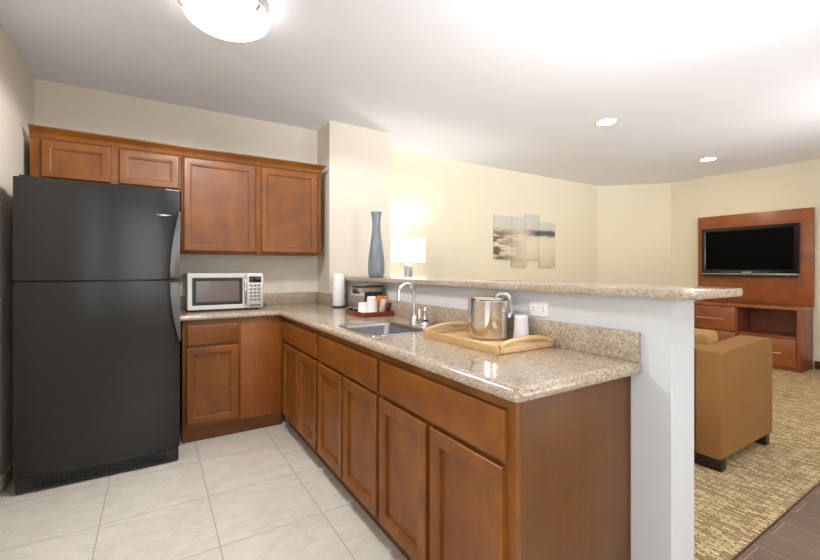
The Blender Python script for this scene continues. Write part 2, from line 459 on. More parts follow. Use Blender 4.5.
# baseboards
sbox('baseboard_left', M['trimwhite'], XL, XL+.014, YREAR, 3.9, .001, .085, bev=.003)
sbox('baseboard_right', M['brownbase'], XR-.016, XR, YREAR, 1.645, .005, .105, bev=.003)
sbox('baseboard_living_back', M['brownbase'], COLX1, XCH-.01, YP-.016, YP, .005, .105, bev=.003)
sbox('baseboard_bar', M['brownbase'], XW2, XW2+.014, YE+.01, COLY, .006, .1, bev=.003)

# ------------------------------------------------------------------ cabinets
def fY(y):   return lambda u, v, w: (u, y - w, v)        # facing -Y; u = x, v = z
def fX(x):   return lambda u, v, w: (x - w, u, v)        # facing -X; u = y, v = z
T_ = .024
def door_rings(s=.058): return [(0, 0), (0, T_-.005), (.002, T_-.002), (.006, T_), (s-.014, T_), (s-.010, T_-.0015), (s-.007, T_-.004), (s-.001, T_-.005), (s, T_-.0165), (s+.006, T_-.017)]
def drawer_rings(): return [(0, 0), (0, T_-.009), (.003, T_-.005), (.011, T_-.001), (.016, T_)]
def add_door(parent, u0, u1, v0, v1, fn, label=None, s=.058, mat='cab'):
    b = BM(); terrace(b, u0, u1, v0, v1, door_rings(s), fn)
    return obj('door', b, M[mat], parent, smooth=25, label=label)
def add_drawer(parent, u0, u1, v0, v1, fn, mat, label=None):
    b = BM(); terrace(b, u0, u1, v0, v1, drawer_rings(), fn)
    return obj('drawer', b, M[mat], parent, smooth=25, label=label)

# --- wall cabinets
YU = 3.622
def crown(parent, x0, x1, side_right=False, side_left=False):
    b = BM()
    prof = [(0, 2.137), (.006, 2.141), (.010, 2.152), (.012, 2.164), (.022, 2.178), (.034, 2.188), (.04, 2.196), (.046, 2.198), (.046, 2.208), (0, 2.208)]
    path = []
    xr = (lambda o: x1+o) if side_right else (lambda o: x1)
    xl = (lambda o: x0-o) if side_left else (lambda o: x0)
    def ring(o, z):
        pts = []
        if side_left: pts.append((xl(o*.5), YB-.003, z))
        pts += [(xl(o*.5), YU-o, z), (xr(o*.8), YU-o, z)]
        if side_right: pts.append((xr(o*.8), YB-.003, z))
        return [b.verts.new(p) for p in pts]
    rs = [ring(o, z) for o, z in prof]
    for a, c in zip(rs, rs[1:]+rs[:1]):
        for i in range(len(a)-1): b.faces.new([a[i], a[i+1], c[i+1], c[i]])
    b.faces.new([r[0] for r in rs]); b.faces.new([r[-1] for r in rs][::-1])
    obj('crown_molding', b, M['cabx'], parent, smooth=30)
t = thing('wall_cabinet', 'short maple wall cabinet with two doors above the black refrigerator', 'cabinet', (-.27, 3.79, 1.86), 'maple wall cabinets')
b = BM(); box(b, -.697, .177, YU, YB-.002, 1.862, 2.137, bev=.002); obj('body', b, M['cab'], t)
add_door(t, -.637, -.262, 1.878, 2.128, fY(YU-.001)); add_door(t, -.214, .162, 1.878, 2.128, fY(YU-.001))
crown(t, -.697, .1775, side_left=False)
t = thing('wall_cabinet', 'tall maple wall cabinet with two large doors above the microwave', 'cabinet', (.74, 3.79, 1.385), 'maple wall cabinets')
b = BM(); box(b, .1785, 1.302, YU, YB-.002, 1.388, 2.137, bev=.002); obj('body', b, M['cab'], t)
add_door(t, .194, .724, 1.404, 2.128, fY(YU-.001)); add_door(t, .772, 1.262, 1.404, 2.128, fY(YU-.001))
crown(t, .1785, 1.302, side_right=True)

# --- base cabinets on the back wall
YK, XF = 3.36, .88
ZC0, ZC = .888, .93
t = thing('base_cabinet', 'single-door maple base cabinet under the microwave', 'cabinet', (.37, 3.65, 0), 'maple base cabinets')
b = BM(); box(b, .172, .562, YK, YB-.002, .102, ZC0-.001, bev=.0015); obj('body', b, M['cab'], t)
add_drawer(t, .196, .548, .703, .853, fY(YK-.001), 'cabx'); add_door(t, .196, .548, .132, .69, fY(YK-.001))
b = BM(); box(b, .172, .562, YK+.006, YK+.026, .001, .1015); obj('toe_kick', b, M['toe'], t)
t = thing('filler_panel', 'plain reddish wood filler panel in the inner corner of the base cabinets', 'panel', (.72, 3.38, 0))
b = BM(); box(b, .5635, .8785, YK+.001, YK+.02, .102, ZC0-.001, bev=.0015); obj('panel', b, M['filler'], t)
b = BM(); box(b, .5635, .8785, YK+.006, YK+.026, .001, .1015); obj('toe_kick', b, M['toe'], t)

# --- peninsula base cabinets (facing the kitchen, -X)
XD = XF - .001
def pen_cab(label, y0, y1, doors, drawer, end=False):
    t = thing('base_cabinet', label, 'cabinet', (1.16, (y0+y1)/2, 0), 'maple base cabinets')
    b = BM(); yy0 = y0 + (.024 if end else .0008)
    # a hollow carcass so that the sink bowl has room
    x0, x1 = XF+.02, XW-.012
    box(b, x0, x1, yy0, yy0+.016, .102, ZC0-.001); box(b, x0, x1, y1-.017, y1-.0008, .102, ZC0-.001)
    box(b, x0, x1, yy0+.016, y1-.017, .102, .118); box(b, x1-.012, x1, yy0+.016, y1-.017, .118, ZC0-.001)
    obj('body', b, M['cab'], t)
    b = BM(); box(b, XF, XF+.02, y0+.0006, y1-.0006, .102, ZC0-.001, bev=.0012); obj('face_frame', b, M['cab'], t)
    for d0, d1 in doors: add_door(t, d0, d1, .122, .682, fX(XD))
    add_drawer(t, drawer[0], drawer[1], .70, .852, fX(XD), 'caby')
    b = BM(); box(b, XF+.05, XF+.066, y0+(.02 if end else .0008), y1-.0008, .001, .101); obj('toe_kick', b, M['toe'], t)
    if end:
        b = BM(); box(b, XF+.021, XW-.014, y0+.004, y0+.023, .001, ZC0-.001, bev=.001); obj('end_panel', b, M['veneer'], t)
        b = BM(); box(b, XW-.0135, XW-.002, y0+.002, y0+.03, .001, ZC0-.001, bev=.001); obj('scribe_strip', b, M['toe'], t)
    return t
pen_cab('narrow maple peninsula cabinet with two doors in the inner corner', 2.463, 3.358, [(2.487, 2.842), (2.862, 3.262)], (2.487, 3.322))
pen_cab('maple sink base cabinet below the steel sink and faucet', 1.646, 2.462, [(1.662, 2.046), (2.072, 2.44)], (1.662, 2.44))
pen_cab('maple peninsula cabinet with a wood end panel at the free end of the counter', .83, 1.645, [(.866, 1.232), (1.262, 1.632)], (.86, 1.632), end=True)

# ------------------------------------------------------------------ granite countertop
E = .027
CX, CYF, CYE, CXL = .842, 3.322, .79, .148
SX0, SX1, SY0, SY1 = .925, 1.245, 1.80, 2.235   # sink opening
t = thing('granite_countertop', 'L-shaped speckled beige granite countertop holding sink, trays and microwave', 'countertop', (1.15, 2.2, ZC0))
b = BM()
prof = [(0, ZC), (.010, ZC-.001), (.018, ZC-.005), (.0235, ZC-.012), (.0265, ZC-.019), (.027, ZC-.026), (.0255, ZC-.034), (.021, ZC-.0395), (.013, ZC-.042), (0, ZC0)]
path = [((CXL, CYF+E), (0, -1)), ((CX+E, CYF+E), (-1, -1))]
path += [((CX+E, CYE+E), (math.cos(R(a)), math.sin(R(a)))) for a in range(180, 271, 15)]
path += [((XW-.0015, CYE+E), (0, -1))]
rows = [[b.verts.new((p[0]+n[0]*o, p[1]+n[1]*o, z)) for o, z in prof] for p, n in path]
for a, c in zip(rows, rows[1:]):
    for i in range(len(prof)-1): b.faces.new([a[i], a[i+1], c[i+1], c[i]])
b.faces.new(rows[0][::-1]); b.faces.new(rows[-1])
def flat(x0, x1, y0, y1):
    for z in (ZC, ZC0):
        q = [b.verts.new(p) for p in ((x0, y0, z), (x1, y0, z), (x1, y1, z), (x0, y1, z))]
        b.faces.new(q if z == ZC else q[::-1])
W1 = XW-.0015
flat(CXL, COLX0-.0015, COLY, YB-.0015); flat(CXL, CX+E, CYF+E, COLY); flat(CX+E, W1, SY1, COLY-.0015); flat(CX+E, COLX0-.0015, COLY-.0015, COLY)
flat(CX+E, W1, CYE+E, SY0); flat(CX+E, SX0, SY0, SY1); flat(SX1, W1, SY0, SY1)
for (p, q) in (((SX0, SY0), (SX1, SY0)), ((SX1, SY0), (SX1, SY1)), ((SX1, SY1), (SX0, SY1)), ((SX0, SY1), (SX0, SY0))):
    b.faces.new([b.verts.new((p[0], p[1], ZC)), b.verts.new((q[0], q[1], ZC)), b.verts.new((q[0], q[1], ZC0)), b.verts.new((p[0], p[1], ZC0))])
b.faces.new([b.verts.new(v) for v in ((CXL, CYF+E, ZC), (CXL, YB-.0015, ZC), (CXL, YB-.0015, ZC0), (CXL, CYF+E, ZC0))])
obj('slab', b, M['granite'], t, smooth=50, recalc=False)
ZB = 1.036
def bs(*a):
    b = BM(); box(b, *a, ZC+.0005, ZB, bev=.002); obj('backsplash', b, M['granite'], t)
bs(CXL, COLX0-.002, YB-.0215, YB-.0015); bs(COLX0-.0215, COLX0-.0015, COLY-.0015, YB-.022)
bs(COLX0-.0215, W1, COLY-.0215, COLY-.002); bs(XW-.0215, W1, CYE+.006, COLY-.022)

# bar ledge on the low wall
o = obj('bar_ledge', (lambda b: (prism(b, rounded(1.412, 1.83, .605, COLY-.0015, (.0005, .0005, .03, .05)), 1.166, 1.194, bev=.0115, seg=4), b)[1])(BM()), M['granite'], smooth=50)
tag(o, 'long narrow granite bar ledge on the white half wall holding the vase', 'bar ledge'); recenter(o, (1.58, 2.1, 1.166))

# ------------------------------------------------------------------ refrigerator
t = thing('refrigerator', 'black top-freezer refrigerator standing at the left wall', 'refrigerator', (-.26, 3.5, 0))
b = BM(); box(b, -.660, .138, 3.135, 3.86, .03, 1.765, bev=.006); obj('body', b, M['fridge'], t)
def fr_door(name, z0, z1):
    b = BM(); n = 14; x0, x1 = -.662, .143
    out = [(x1-.004, 3.132), (x0+.004, 3.132), (x0, 3.128)]
    for i in range(n+1):
        s_ = i/n; x = x0+(x1-x0)*s_; out.append((x, 3.078 - .018*math.sin(math.pi*s_)**.6))
    out.append((x1, 3.128))
    out = out[::-1]
    if sum((out[i][0]*out[(i+1) % len(out)][1]-out[(i+1) % len(out)][0]*out[i][1]) for i in range(len(out))) < 0: out = out[::-1]
    prism(b, out, z0, z1, bev=.006); return obj(name, b, M['fridge'], t, smooth=35)
d1 = fr_door('freezer_door', 1.197, 1.779); d2 = fr_door('fridge_door', .098, 1.186)
def crescent(z_wide, z_tip, parent):
    n = 16; L = []; Rr = []
    for i in range(n+1):
        s_ = i/n; z = z_tip + (z_wide-z_tip)*s_
        L.append((.140 - .050*math.sin(s_*math.pi/2)**.9 - .004, z)); Rr.append((.147 - .010*s_, z))
    out = L + Rr[::-1]
    if sum((out[i][0]*out[(i+1) % len(out)][1]-out[(i+1) % len(out)][0]*out[i][1]) for i in range(len(out))) < 0: out = out[::-1]
    b = BM(); tb = bmesh.new()
    prism(tb, out, 0, .058, bev=.004)
    merge(b, tb, Matrix(((1, 0, 0, 0), (0, 0, -1, 3.078), (0, 1, 0, 0), (0, 0, 0, 1))))
    obj('handle', b, M['handlegrey'], parent, smooth=45, label='long curved grey door handle')
crescent(1.202, 1.635, d1); crescent(1.178, .80, d2)
b = BM(); box(b, -.655, .136, 3.078, 3.134, .012, .092, bev=.004)
for i in range(5): box(b, -.58, .07, 3.070, 3.0785, .026+i*.012, .031+i*.012)
obj('kick_grille', b, M['black'], t)
for x in (-.61, .09):
    b = BM(); lathe(b, x, 3.2, [(.016, .001), (.016, .008), (.009, .012), (.009, .031)], 14); obj('foot', b, M['black'], t)
b = BM(); box(b, -.64, -.57, 3.09, 3.20, 1.7795, 1.792, bev=.004); obj('hinge_cover', b, M['black'], t)
b = BM(); lathe(b, 0, 0, [(.030, 0), (.030, .002), (.027, .003)], 28)
bmesh.ops.transform(b, matrix=Matrix.Translation((.053, 3.0635, 1.608)) @ Matrix.Rotation(R(90), 4, 'X') @ Matrix.Diagonal((1, .17, 1, 1)), verts=b.verts)
box(b, .012, .095, 3.0612, 3.0634, 1.6065, 1.6095)
obj('emblem', b, M['silver'], d1, label='small silver oval emblem')

# ------------------------------------------------------------------ microwave
MX0, MX1, MY, MZ0, MZ1 = .214, .775, 3.55, .945, 1.229
MZ0 = .942
t = thing('microwave', 'silver countertop microwave with dark glass door', 'microwave', (.49, 3.73, ZC))
b = BM(); box(b, MX0, MX1, MY+.018, 3.90, MZ0, MZ1, bev=.005); obj('body', b, M['microsteel'], t)
b = BM(); terrace(b, MX0, .645, MZ0, MZ1, [(0, 0), (0, .014), (.004, .017), (.026, .017), (.03, .016)], fY(MY+.0175))
dr = obj('door', b, M['microsteel'], t, smooth=25)
b = BM(); terrace(b, MX0+.034, .612, MZ0+.036, MZ1-.036, [(0, 0), (0, .0015), (.004, .002), (.022, .002), (.024, .001)], fY(MY+.0012)); wn = obj('window_frame', b, M['black'], dr)
b = BM(); box(b, MX0+.060, .587, MY-.002, MY-.0005, MZ0+.062, MZ1-.062); obj('window', b, M['microglass'], dr)
b = BM(); tube(b, [(.63, MY+.0, MZ0+.03), (.63, MY-.022, MZ0+.045), (.63, MY-.03, (MZ0+MZ1)/2), (.63, MY-.022, MZ1-.045), (.63, MY+.0, MZ1-.03)], .0075, 10); obj('handle', b, M['chrome'], dr)
b = BM(); box(b, .647, MX1, MY+.001, MY+.0175, MZ0, MZ1, bev=.003); cp = obj('control_panel', b, M['microsteel'], t)
b = BM(); box(b, .662, .758, MY-.0015, MY+.001, MZ1-.078, MZ1-.028, bev=.0008); obj('display', b, M['blackgloss'], cp)
for r in range(5):
    for c in range(3):
        b = BM(); box(b, .667+c*.031, .667+c*.031+.022, MY-.002, MY+.001, MZ1-.112-r*.029, MZ1-.096-r*.029, bev=.001); obj('button', b, M['keys'], cp)
b = BM(); box(b, .665, .755, MY-.002, MY+.001, MZ0+.012, MZ0+.03, bev=.001); obj('door_release', b, M['keys'], cp)
for x in (MX0+.04, MX1-.04):
    for y in (MY+.05, 3.87):
        b = BM(); lathe(b, x, y, [(.012, ZC+.0005), (.014, MZ0+.001)], 12); obj('foot', b, M['black'], t)

# ------------------------------------------------------------------ sink and faucet
t = thing('sink', 'stainless steel drop-in sink set in the granite counter', 'sink', (1.08, 2.02, .76))
b = BM(); x0, x1, y0, y1 = SX0, SX1, SY0, SY1
def ringl(o, z, r): return [b.verts.new((x, y, z)) for x, y in rounded(x0+o, x1-o, y0+o, y1-o, r, 5)]
rg = [ringl(-.018, ZC+.0008, .03), ringl(-.016, ZC+.004, .03), ringl(-.004, ZC+.0045, .032), ringl(.004, ZC-.001, .035), ringl(.010, ZC-.02, .035), ringl(.016, .80, .04), ringl(.03, .777, .04), ringl(.05, .77, .04),
      ringl(.053, .765, .04), ringl(.027, .772, .042), ringl(.012, .797, .042), ringl(.006, ZC-.02, .037), ringl(.002, ZC-.005, .035)]
for a, c in zip(rg, rg[1:]+rg[:1]):
    if (a is rg[7]): continue
    n = len(a)
    for i in range(n): b.faces.new([a[i], a[(i+1) % n], c[(i+1) % n], c[i]])
b.faces.new(rg[7]); b.faces.new(rg[8][::-1])
obj('bowl', b, M['sinksteel'], t, smooth=40)
b = BM(); lathe(b, 1.085, 2.02, [(.04, .7705), (.04, .773), (.03, .774), (.012, .7745), (.01, .778)], 24); obj('drain', b, M['chrome'], t)
FX, FY_ = 1.318, 2.055
t = thing('faucet', 'chrome gooseneck faucet behind the steel sink', 'faucet', (FX, FY_, ZC))
b = BM(); prism(b, rounded(FX-.034, FX+.03, FY_-.05, FY_+.05, .028), ZC+.0006, ZC+.008, bev=.003); lathe(b, FX, FY_, [(.024, ZC+.008), (.024, ZC+.03), (.02, ZC+.045), (.014, ZC+.055)], 20); obj('base', b, M['chrome'], t)
b = BM(); pts = [(FX, FY_, ZC+.05), (FX, FY_, ZC+.12)]
for i in range(0, 13):
    a = math.pi*i/12; pts.append((FX-.053+.053*math.cos(a), FY_, ZC+.19+.056*math.sin(a)))
pts.append((FX-.106, FY_, ZC+.158)); tube(b, pts, .0105, 12); sp_ = obj('spout', b, M['chrome'], t)
b = BM(); lathe(b, FX-.106, FY_, [(.012, ZC+.138), (.0135, ZC+.142), (.0135, ZC+.162), (.011, ZC+.166)], 16); obj('aerator', b, M['chrome'], sp_)
b = BM(); tube(b, [(FX+.02, FY_, ZC+.025), (FX+.045, FY_+.01, ZC+.035), (FX+.05, FY_+.02, ZC+.085)], .006, 8); obj('lever', b, M['chrome'], t)
t = thing('side_sprayer', 'short chrome side sprayer with dark collar beside the faucet', 'faucet sprayer', (1.352, 1.99, ZC))
b = BM(); lathe(b, 1.352, 1.99, [(.028, ZC+.0006), (.028, ZC+.006), (.022, ZC+.012), (.019, ZC+.024)], 18); obj('base', b, M['chrome'], t)
b = BM(); lathe(b, 1.352, 1.99, [(.0195, ZC+.0242), (.0205, ZC+.03), (.016, ZC+.036)], 18); obj('collar', b, M['black'], t)
b = BM(); lathe(b, 1.352, 1.99, [(.011, ZC+.036), (.009, ZC+.06), (.011, ZC+.085), (.012, ZC+.1), (.008, ZC+.108)], 16); obj('spray_head', b, M['chrome'], t)

# ------------------------------------------------------------------ paper towel holder
PX, PY = 1.362, 3.34
t = thing('paper_towel_holder', 'white paper towel roll upright on a dark round holder in the counter corner', 'paper towel holder', (PX, PY, ZC))
b = BM(); lathe(b, PX, PY, [(.058, ZC+.0006), (.060, ZC+.004), (.057, ZC+.012)], 28); obj('base', b, M['black'], t)
b = BM(); lathe(b, PX, PY, [(.051, ZC+.013), (.053, ZC+.016), (.053, 1.221), (.051, 1.224), (.02, 1.224), (.02, 1.20)], 32); obj('paper_roll', b, M['paper'], t)
b = BM(); cyl(b, (PX, PY, 1.195), (PX, PY, 1.2245), .008, 10); obj('post', b, M['silver'], t)
b = BM(); cyl(b, (PX+.058, PY-.036, ZC+.002), (PX+.058, PY-.036, 1.16), .004, 8); obj('side_rod', b, M['cm_dark'], t)

# ------------------------------------------------------------------ coffee tray and what stands on it
t = thing('coffee_tray', 'small red-brown wooden tray at the sink holding the coffee things', 'tray', (1.325, 2.665, ZC))
TX0, TX1, TY0, TY1 = 1.202, 1.448, 2.52, 2.815
b = BM(); box(b, TX0+.01, TX1-.01, TY0+.01, TY1-.01, ZC+.001, ZC+.009); obj('base', b, M['redtray'], t)
for a in ((TX0, TX0+.0095, TY0, TY1), (TX1-.0095, TX1, TY0, TY1), (TX0+.0098, TX1-.0098, TY0, TY0+.0095), (TX0+.0098, TX1-.0098, TY1-.0095, TY1)):
    b = BM(); box(b, *a, ZC+.001, ZC+.034, bev=.002); obj('side_rail', b, M['redtray'], t)
zt = ZC+.0095
t = thing('coffee_maker', 'compact dark coffee maker with a grey top on the red-brown tray', 'coffee maker', (1.36, 2.73, zt))
b = BM(); prism(b, rounded(1.25, 1.432, 2.655, 2.79, .02), zt, zt+.022, bev=.004); obj('base', b, M['cm_dark'], t)
b = BM(); prism(b, rounded(1.335, 1.432, 2.66, 2.785, .018), zt+.0222, 1.096, bev=.003); obj('column', b, M['cm_dark'], t)
b = BM(); prism(b, rounded(1.236, 1.434, 2.653, 2.792, .022), 1.0965, 1.128, bev=.004); hd = obj('head', b, M['cm_grey'], t)
b = BM(); prism(b, rounded(1.234, 1.436, 2.651, 2.794, .022), 1.1285, 1.142, bev=.004); obj('lid', b, M['cm_dark'], hd)
b = BM(); prism(b, rounded(1.226, 1.262, 2.69, 2.755, .01), 1.084, 1.115, bev=.004); obj('brew_spout', b, M['cm_dark'], hd)
def wrapped_cup(x, y, z, h, r, label, grp):
    b = BM(); lathe(b, x, y, [(r, z+.0004), (r, z+.004), (r*.98, z+.006), (r*.84, z+h*.93), (r*.86, z+h*.94), (r*.8, z+h)], 24, wob=lambda i, n: .02*math.sin(i*5.1))
    o = obj('wrapped_cup', b, M['paper']); tag(o, label, 'cup', grp); return recenter(o, (x, y, z))
wrapped_cup(1.300, 2.578, zt, .128, .040, 'taller white paper-wrapped cup at the front of the red-brown tray', 'wrapped cups on the coffee tray')
wrapped_cup(1.252, 2.626, zt, .085, .036, 'shorter white paper-wrapped cup at the left of the taller one on the red-brown tray', 'wrapped cups on the coffee tray')
def packet(x, y, w_, h, tilt, mat, label):
    b = BM(); t0 = bmesh.new(); n = 6
    # a pillow-shaped sachet with crimped ends
    def pt(i, j, s):
        u, v = i/n, j/n; d = .006*max(0, math.sin(math.pi*u))**.6*max(0, math.sin(math.pi*v))**.5
        return (-w_/2+w_*u, s*(d+.0006), h*v)
    for s in (-1, 1):
        g = [[t0.verts.new(pt(i, j, s)) for j in range(n+1)] for i in range(n+1)]
        for i in range(n):
            for j in range(n): t0.faces.new([g[i][j], g[i+1][j], g[i+1][j+1], g[i][j+1]])
    merge(b, t0, Matrix.Translation((x, y, zt+.0016)) @ Matrix.Rotation(R(tilt), 4, 'Y') @ Matrix.Rotation(R(8), 4, 'X'))
    o = obj('sachet', b, mat, smooth=60); tag(o, label, 'sachet', 'sachets standing on the coffee tray'); return recenter(o, (x, y, zt))
packet(1.362, 2.602, .052, .132, 4, M['orange'], 'orange sachet standing nearest the white cups on the red-brown tray')
packet(1.385, 2.588, .05, .108, 5, M['paper'], 'white sachet standing between the orange and brown ones on the tray')
packet(1.398, 2.612, .05, .130, 8, M['orange'], 'orange sachet standing behind the white one on the tray')
packet(1.410, 2.560, .044, .082, 8, M['brownpack'], 'dark brown sachet at the faucet end of the red-brown tray')
for i, (x, y, lb) in enumerate(((1.226, 2.79, 'dark coffee pod nearest the far corner of the red-brown tray'), (1.232, 2.70, 'dark coffee pod beside the shorter white cup on the tray'), (1.262, 2.745, None))):
    if lb is None: continue
    t = thing('coffee_pod', lb, 'coffee pod', (x, y, zt), 'coffee pods on the tray')
    b = BM(); lathe(b, x, y, [(.015, zt+.0004), (.02, zt+.036)], 16); obj('cup', b, M['cm_dark'], t)
    b = BM(); lathe(b, x, y, [(.0225, zt+.0362), (.0225, zt+.039), (.019, zt+.0395)], 16); obj('lid', b, M['silver'], t)

# ------------------------------------------------------------------ vase on the ledge
VX, VY = 1.545, 2.985
b = BM()
vp = [(.050, 1.1942), (.058, 1.197), (.0635, 1.22), (.067, 1.27), (.066, 1.31), (.060, 1.37), (.051, 1.44), (.042, 1.51), (.035, 1.57), (.0315, 1.62), (.0325, 1.66), (.037, 1.70), (.043, 1.725), (.0445, 1.729), (.039, 1.727), (.032, 1.69), (.026, 1.62)]
lathe(b, VX, VY, vp, 48, wob=lambda i, n: .035*math.cos(2*math.pi*i*12/n))
o = obj('vase', b, M['vase'], smooth=60); tag(o, 'tall slender blue-grey ribbed vase on the granite bar ledge', 'vase'); recenter(o, (VX, VY, 1.1942))

# ------------------------------------------------------------------ bamboo serving tray
BX0, BX1, BY0, BY1 = 1.118, 1.449, 1.150, 1.665
t = thing('serving_tray', 'rectangular pale bamboo serving tray with arched end handles on the granite counter', 'tray', (1.275, 1.43, ZC))
b = BM(); box(b, BX0+.012, BX1-.012, BY0+.012, BY1-.012, ZC+.004, ZC+.012, bev=.001); obj('base', b, M['bamboo'], t)
def slanted(x0, x1, ox):    # long side rail leaning outwards
    b = BM(); tb = bmesh.new(); z0, z1 = ZC+.001, ZC+.034
    prism(tb, [(x0, z0), (x1, z0), (x1+ox, z1), (x0+ox, z1)], 0, BY1-BY0, bev=.003)
    merge(b, tb, Matrix(((1, 0, 0, 0), (0, 0, -1, BY1), (0, 1, 0, 0), (0, 0, 0, 1)))); obj('side_rail', b, M['bamboo'], t)
slanted(BX0+.004, BX0+.016, -.007); slanted(BX1-.016, BX1-.004, .003)
for y0, s in ((BY0, 1), (BY1, -1)):
    ya, yb = (y0, y0+.012) if s > 0 else (y0-.012, y0)
    b = BM(); box(b, BX0+.0165, BX1-.0165, ya, yb, ZC+.001, ZC+.026, bev=.003); obj('end_rail', b, M['bamboo'], t)
    b = BM(); ym = (ya+yb)/2; pts = []; n = 18
    for i in range(n+1):
        u = -1+2*i/n; x = (BX0+BX1)/2 + u*.15
        pts.append((x, ym, ZC+.028+.022*(1-abs(u)**2.6)))
    tube(b, pts, .0105, 10); obj('handle', b, M['bamboo'], t)
zb = ZC+.0124
IX, IY = 1.330, 1.425
t = thing('ice_bucket', 'shiny stainless steel ice bucket with lid on the bamboo tray', 'ice bucket', (IX, IY, zb))
b = BM(); lathe(b, IX, IY, [(.078, zb+.0004), (.09, zb+.002), (.097, zb+.01), (.097, zb+.165), (.099, zb+.17), (.099, zb+.176), (.094, zb+.178)], 48); bk = obj('body', b, M['bucketsteel'], t)
b = BM(); lathe(b, IX, IY, [(.088, zb+.1785), (.092, zb+.181), (.090, zb+.187), (.06, zb+.192), (.02, zb+.194)], 48); lid = obj('lid', b, M['bucketsteel'], t)
# hinged bracket on the side nearest the cup, rising above the lid
ca, sa = math.cos(R(-52)), math.sin(R(-52))
b = BM()
for k in (-1, 1):
    ox, oy = -sa*.018*k, ca*.018*k
    tube(b, [(IX+ca*.098+ox, IY+sa*.098+oy, zb+.10), (IX+ca*.106+ox, IY+sa*.106+oy, zb+.13), (IX+ca*.103+ox, IY+sa*.103+oy, zb+.175), (IX+ca*.085+ox, IY+sa*.085+oy, zb+.203), (IX+ca*.05+ox*.6, IY+sa*.05+oy*.6, zb+.205), (IX+ca*.035+ox*.3, IY+sa*.035+oy*.3, zb+.196)], .006, 8)
tube(b, [(IX+ca*.085-sa*.02, IY+sa*.085+ca*.02, zb+.203), (IX+ca*.085+sa*.02, IY+sa*.085-ca*.02, zb+.203)], .007, 8)
obj('bail_handle', b, M['chrome'], t)
KX, KY = 1.392, 1.283
b = BM(); lathe(b, KX, KY, [(.035, zb+.0005), (.0355, zb+.004), (.034, zb+.012), (.030, zb+.098), (.0305, zb+.101), (.029, zb+.112), (.026, zb+.115)], 28)
o = obj('plastic_cup', b, M['cup']); tag(o, 'upside-down cloudy plastic cup next to the ice bucket on the bamboo tray', 'cup'); recenter(o, (KX, KY, zb))

# ------------------------------------------------------------------ outlets
def outlet(label, fn, u, v, horizontal, mat):
    w_, h_ = (.104, .07) if horizontal else (.072, .118)
    p = fn(u, v, 0); t = thing('outlet', label, 'outlet', p, None)
    b = BM(); terrace(b, u-w_/2, u+w_/2, v-h_/2, v+h_/2, [(0, .0005), (0, .003), (.003, .006), (.006, .0065)], fn); obj('cover_plate', b, M[mat], t)
    for s in (-1, 1):
        cu, cv = (u+s*.027, v) if horizontal else (u, v+s*.027)
        b = BM(); terrace(b, cu-.017, cu+.017, cv-.016, cv+.016, [(0, .0066), (.001, .0078), (.003, .008)], fn); r_ = obj('receptacle', b, M[mat], t)
        b = BM()
        for d in (-.006, .006):
            if horizontal: terrace(b, cu-.005, cu+.005, cv+d-.0015, cv+d+.0015, [(0, .0081), (0, .0085)], fn)
            else: terrace(b, cu+d-.0015, cu+d+.0015, cv-.005, cv+.005, [(0, .0081), (0, .0085)], fn)
        obj('slots', b, M['slot'], r_)
outlet('white double outlet lying sideways on the white half wall behind the plastic cup', fX(XW), 1.252, 1.082, True, 'white')
outlet('cream upright wall outlet beside the microwave under the wall cabinet', fY(YB), 1.035, 1.118, False, 'creamplate')

# ------------------------------------------------------------------ ceiling lights
DX, DY = .319, 2.266
t = thing('ceiling_light', 'round frosted glass bowl ceiling light with metal clips over the kitchen', 'ceiling light', (DX, DY, HC))
b = BM(); lathe(b, DX, DY, [(.198, HC-.0005), (.198, HC-.06), (.185, HC-.068)], 40); obj('canopy', b, M['silver'], t)
b = BM(); lathe(b, DX, DY, [(.205, 2.565), (.208, 2.56), (.197, 2.54), (.168, 2.518), (.12, 2.502), (.06, 2.494), (.01, 2.492), (.01, 2.498), (.06, 2.5), (.118, 2.508), (.163, 2.524), (.192, 2.546), (.201, 2.563)], 48, cap0=False, cap1=False)
obj('glass_bowl', b, M['dome'], t, smooth=60)
for a in (60, 184, 302):
    c, s = math.cos(R(a)), math.sin(R(a)); P = lambda r, z: (DX+c*r, DY+s*r, z)
    b = BM(); tube(b, [P(.199, HC-.03), P(.217, 2.6), P(.217, 2.552), P(.205, 2.540)], .006, 8); tube(b, [P(.222, 2.552), P(.196, 2.533)], .008, 8); obj('clip', b, M['silver'], t)
sl = bpy.data.lights.new('ceiling_light_glow', 'SPOT'); sl.energy = 95; sl.color = (1, .985, .97); sl.spot_size = R(177); sl.spot_blend = .12; sl.shadow_soft_size = .16
so = bpy.data.objects.new('ceiling_light_glow', sl); so.location = (DX, DY, 2.47); COL.objects.link(so)
def downlight(x, y, label):
    t = thing('recessed_downlight', label, 'ceiling light', (x, y, HC), 'recessed ceiling lights in the living room')
    b = BM(); lathe(b, x, y, [(.098, HC-.0005), (.098, HC-.004), (.085, HC-.008), (.078, HC-.006), (.078, HC-.0005)], 32, cap0=False, cap1=False); obj('trim_ring', b, M['white'], t)
    b = BM(); lathe(b, x, y, [(.076, HC-.0015), (.074, HC-.004)], 28); obj('lens', b, M['down'], t)
downlight(3.6, 2.27, 'lit recessed downlight in the middle of the living room ceiling, farther from the television')
downlight(5.9, 2.355, 'lit recessed downlight in the ceiling just before the television wall')

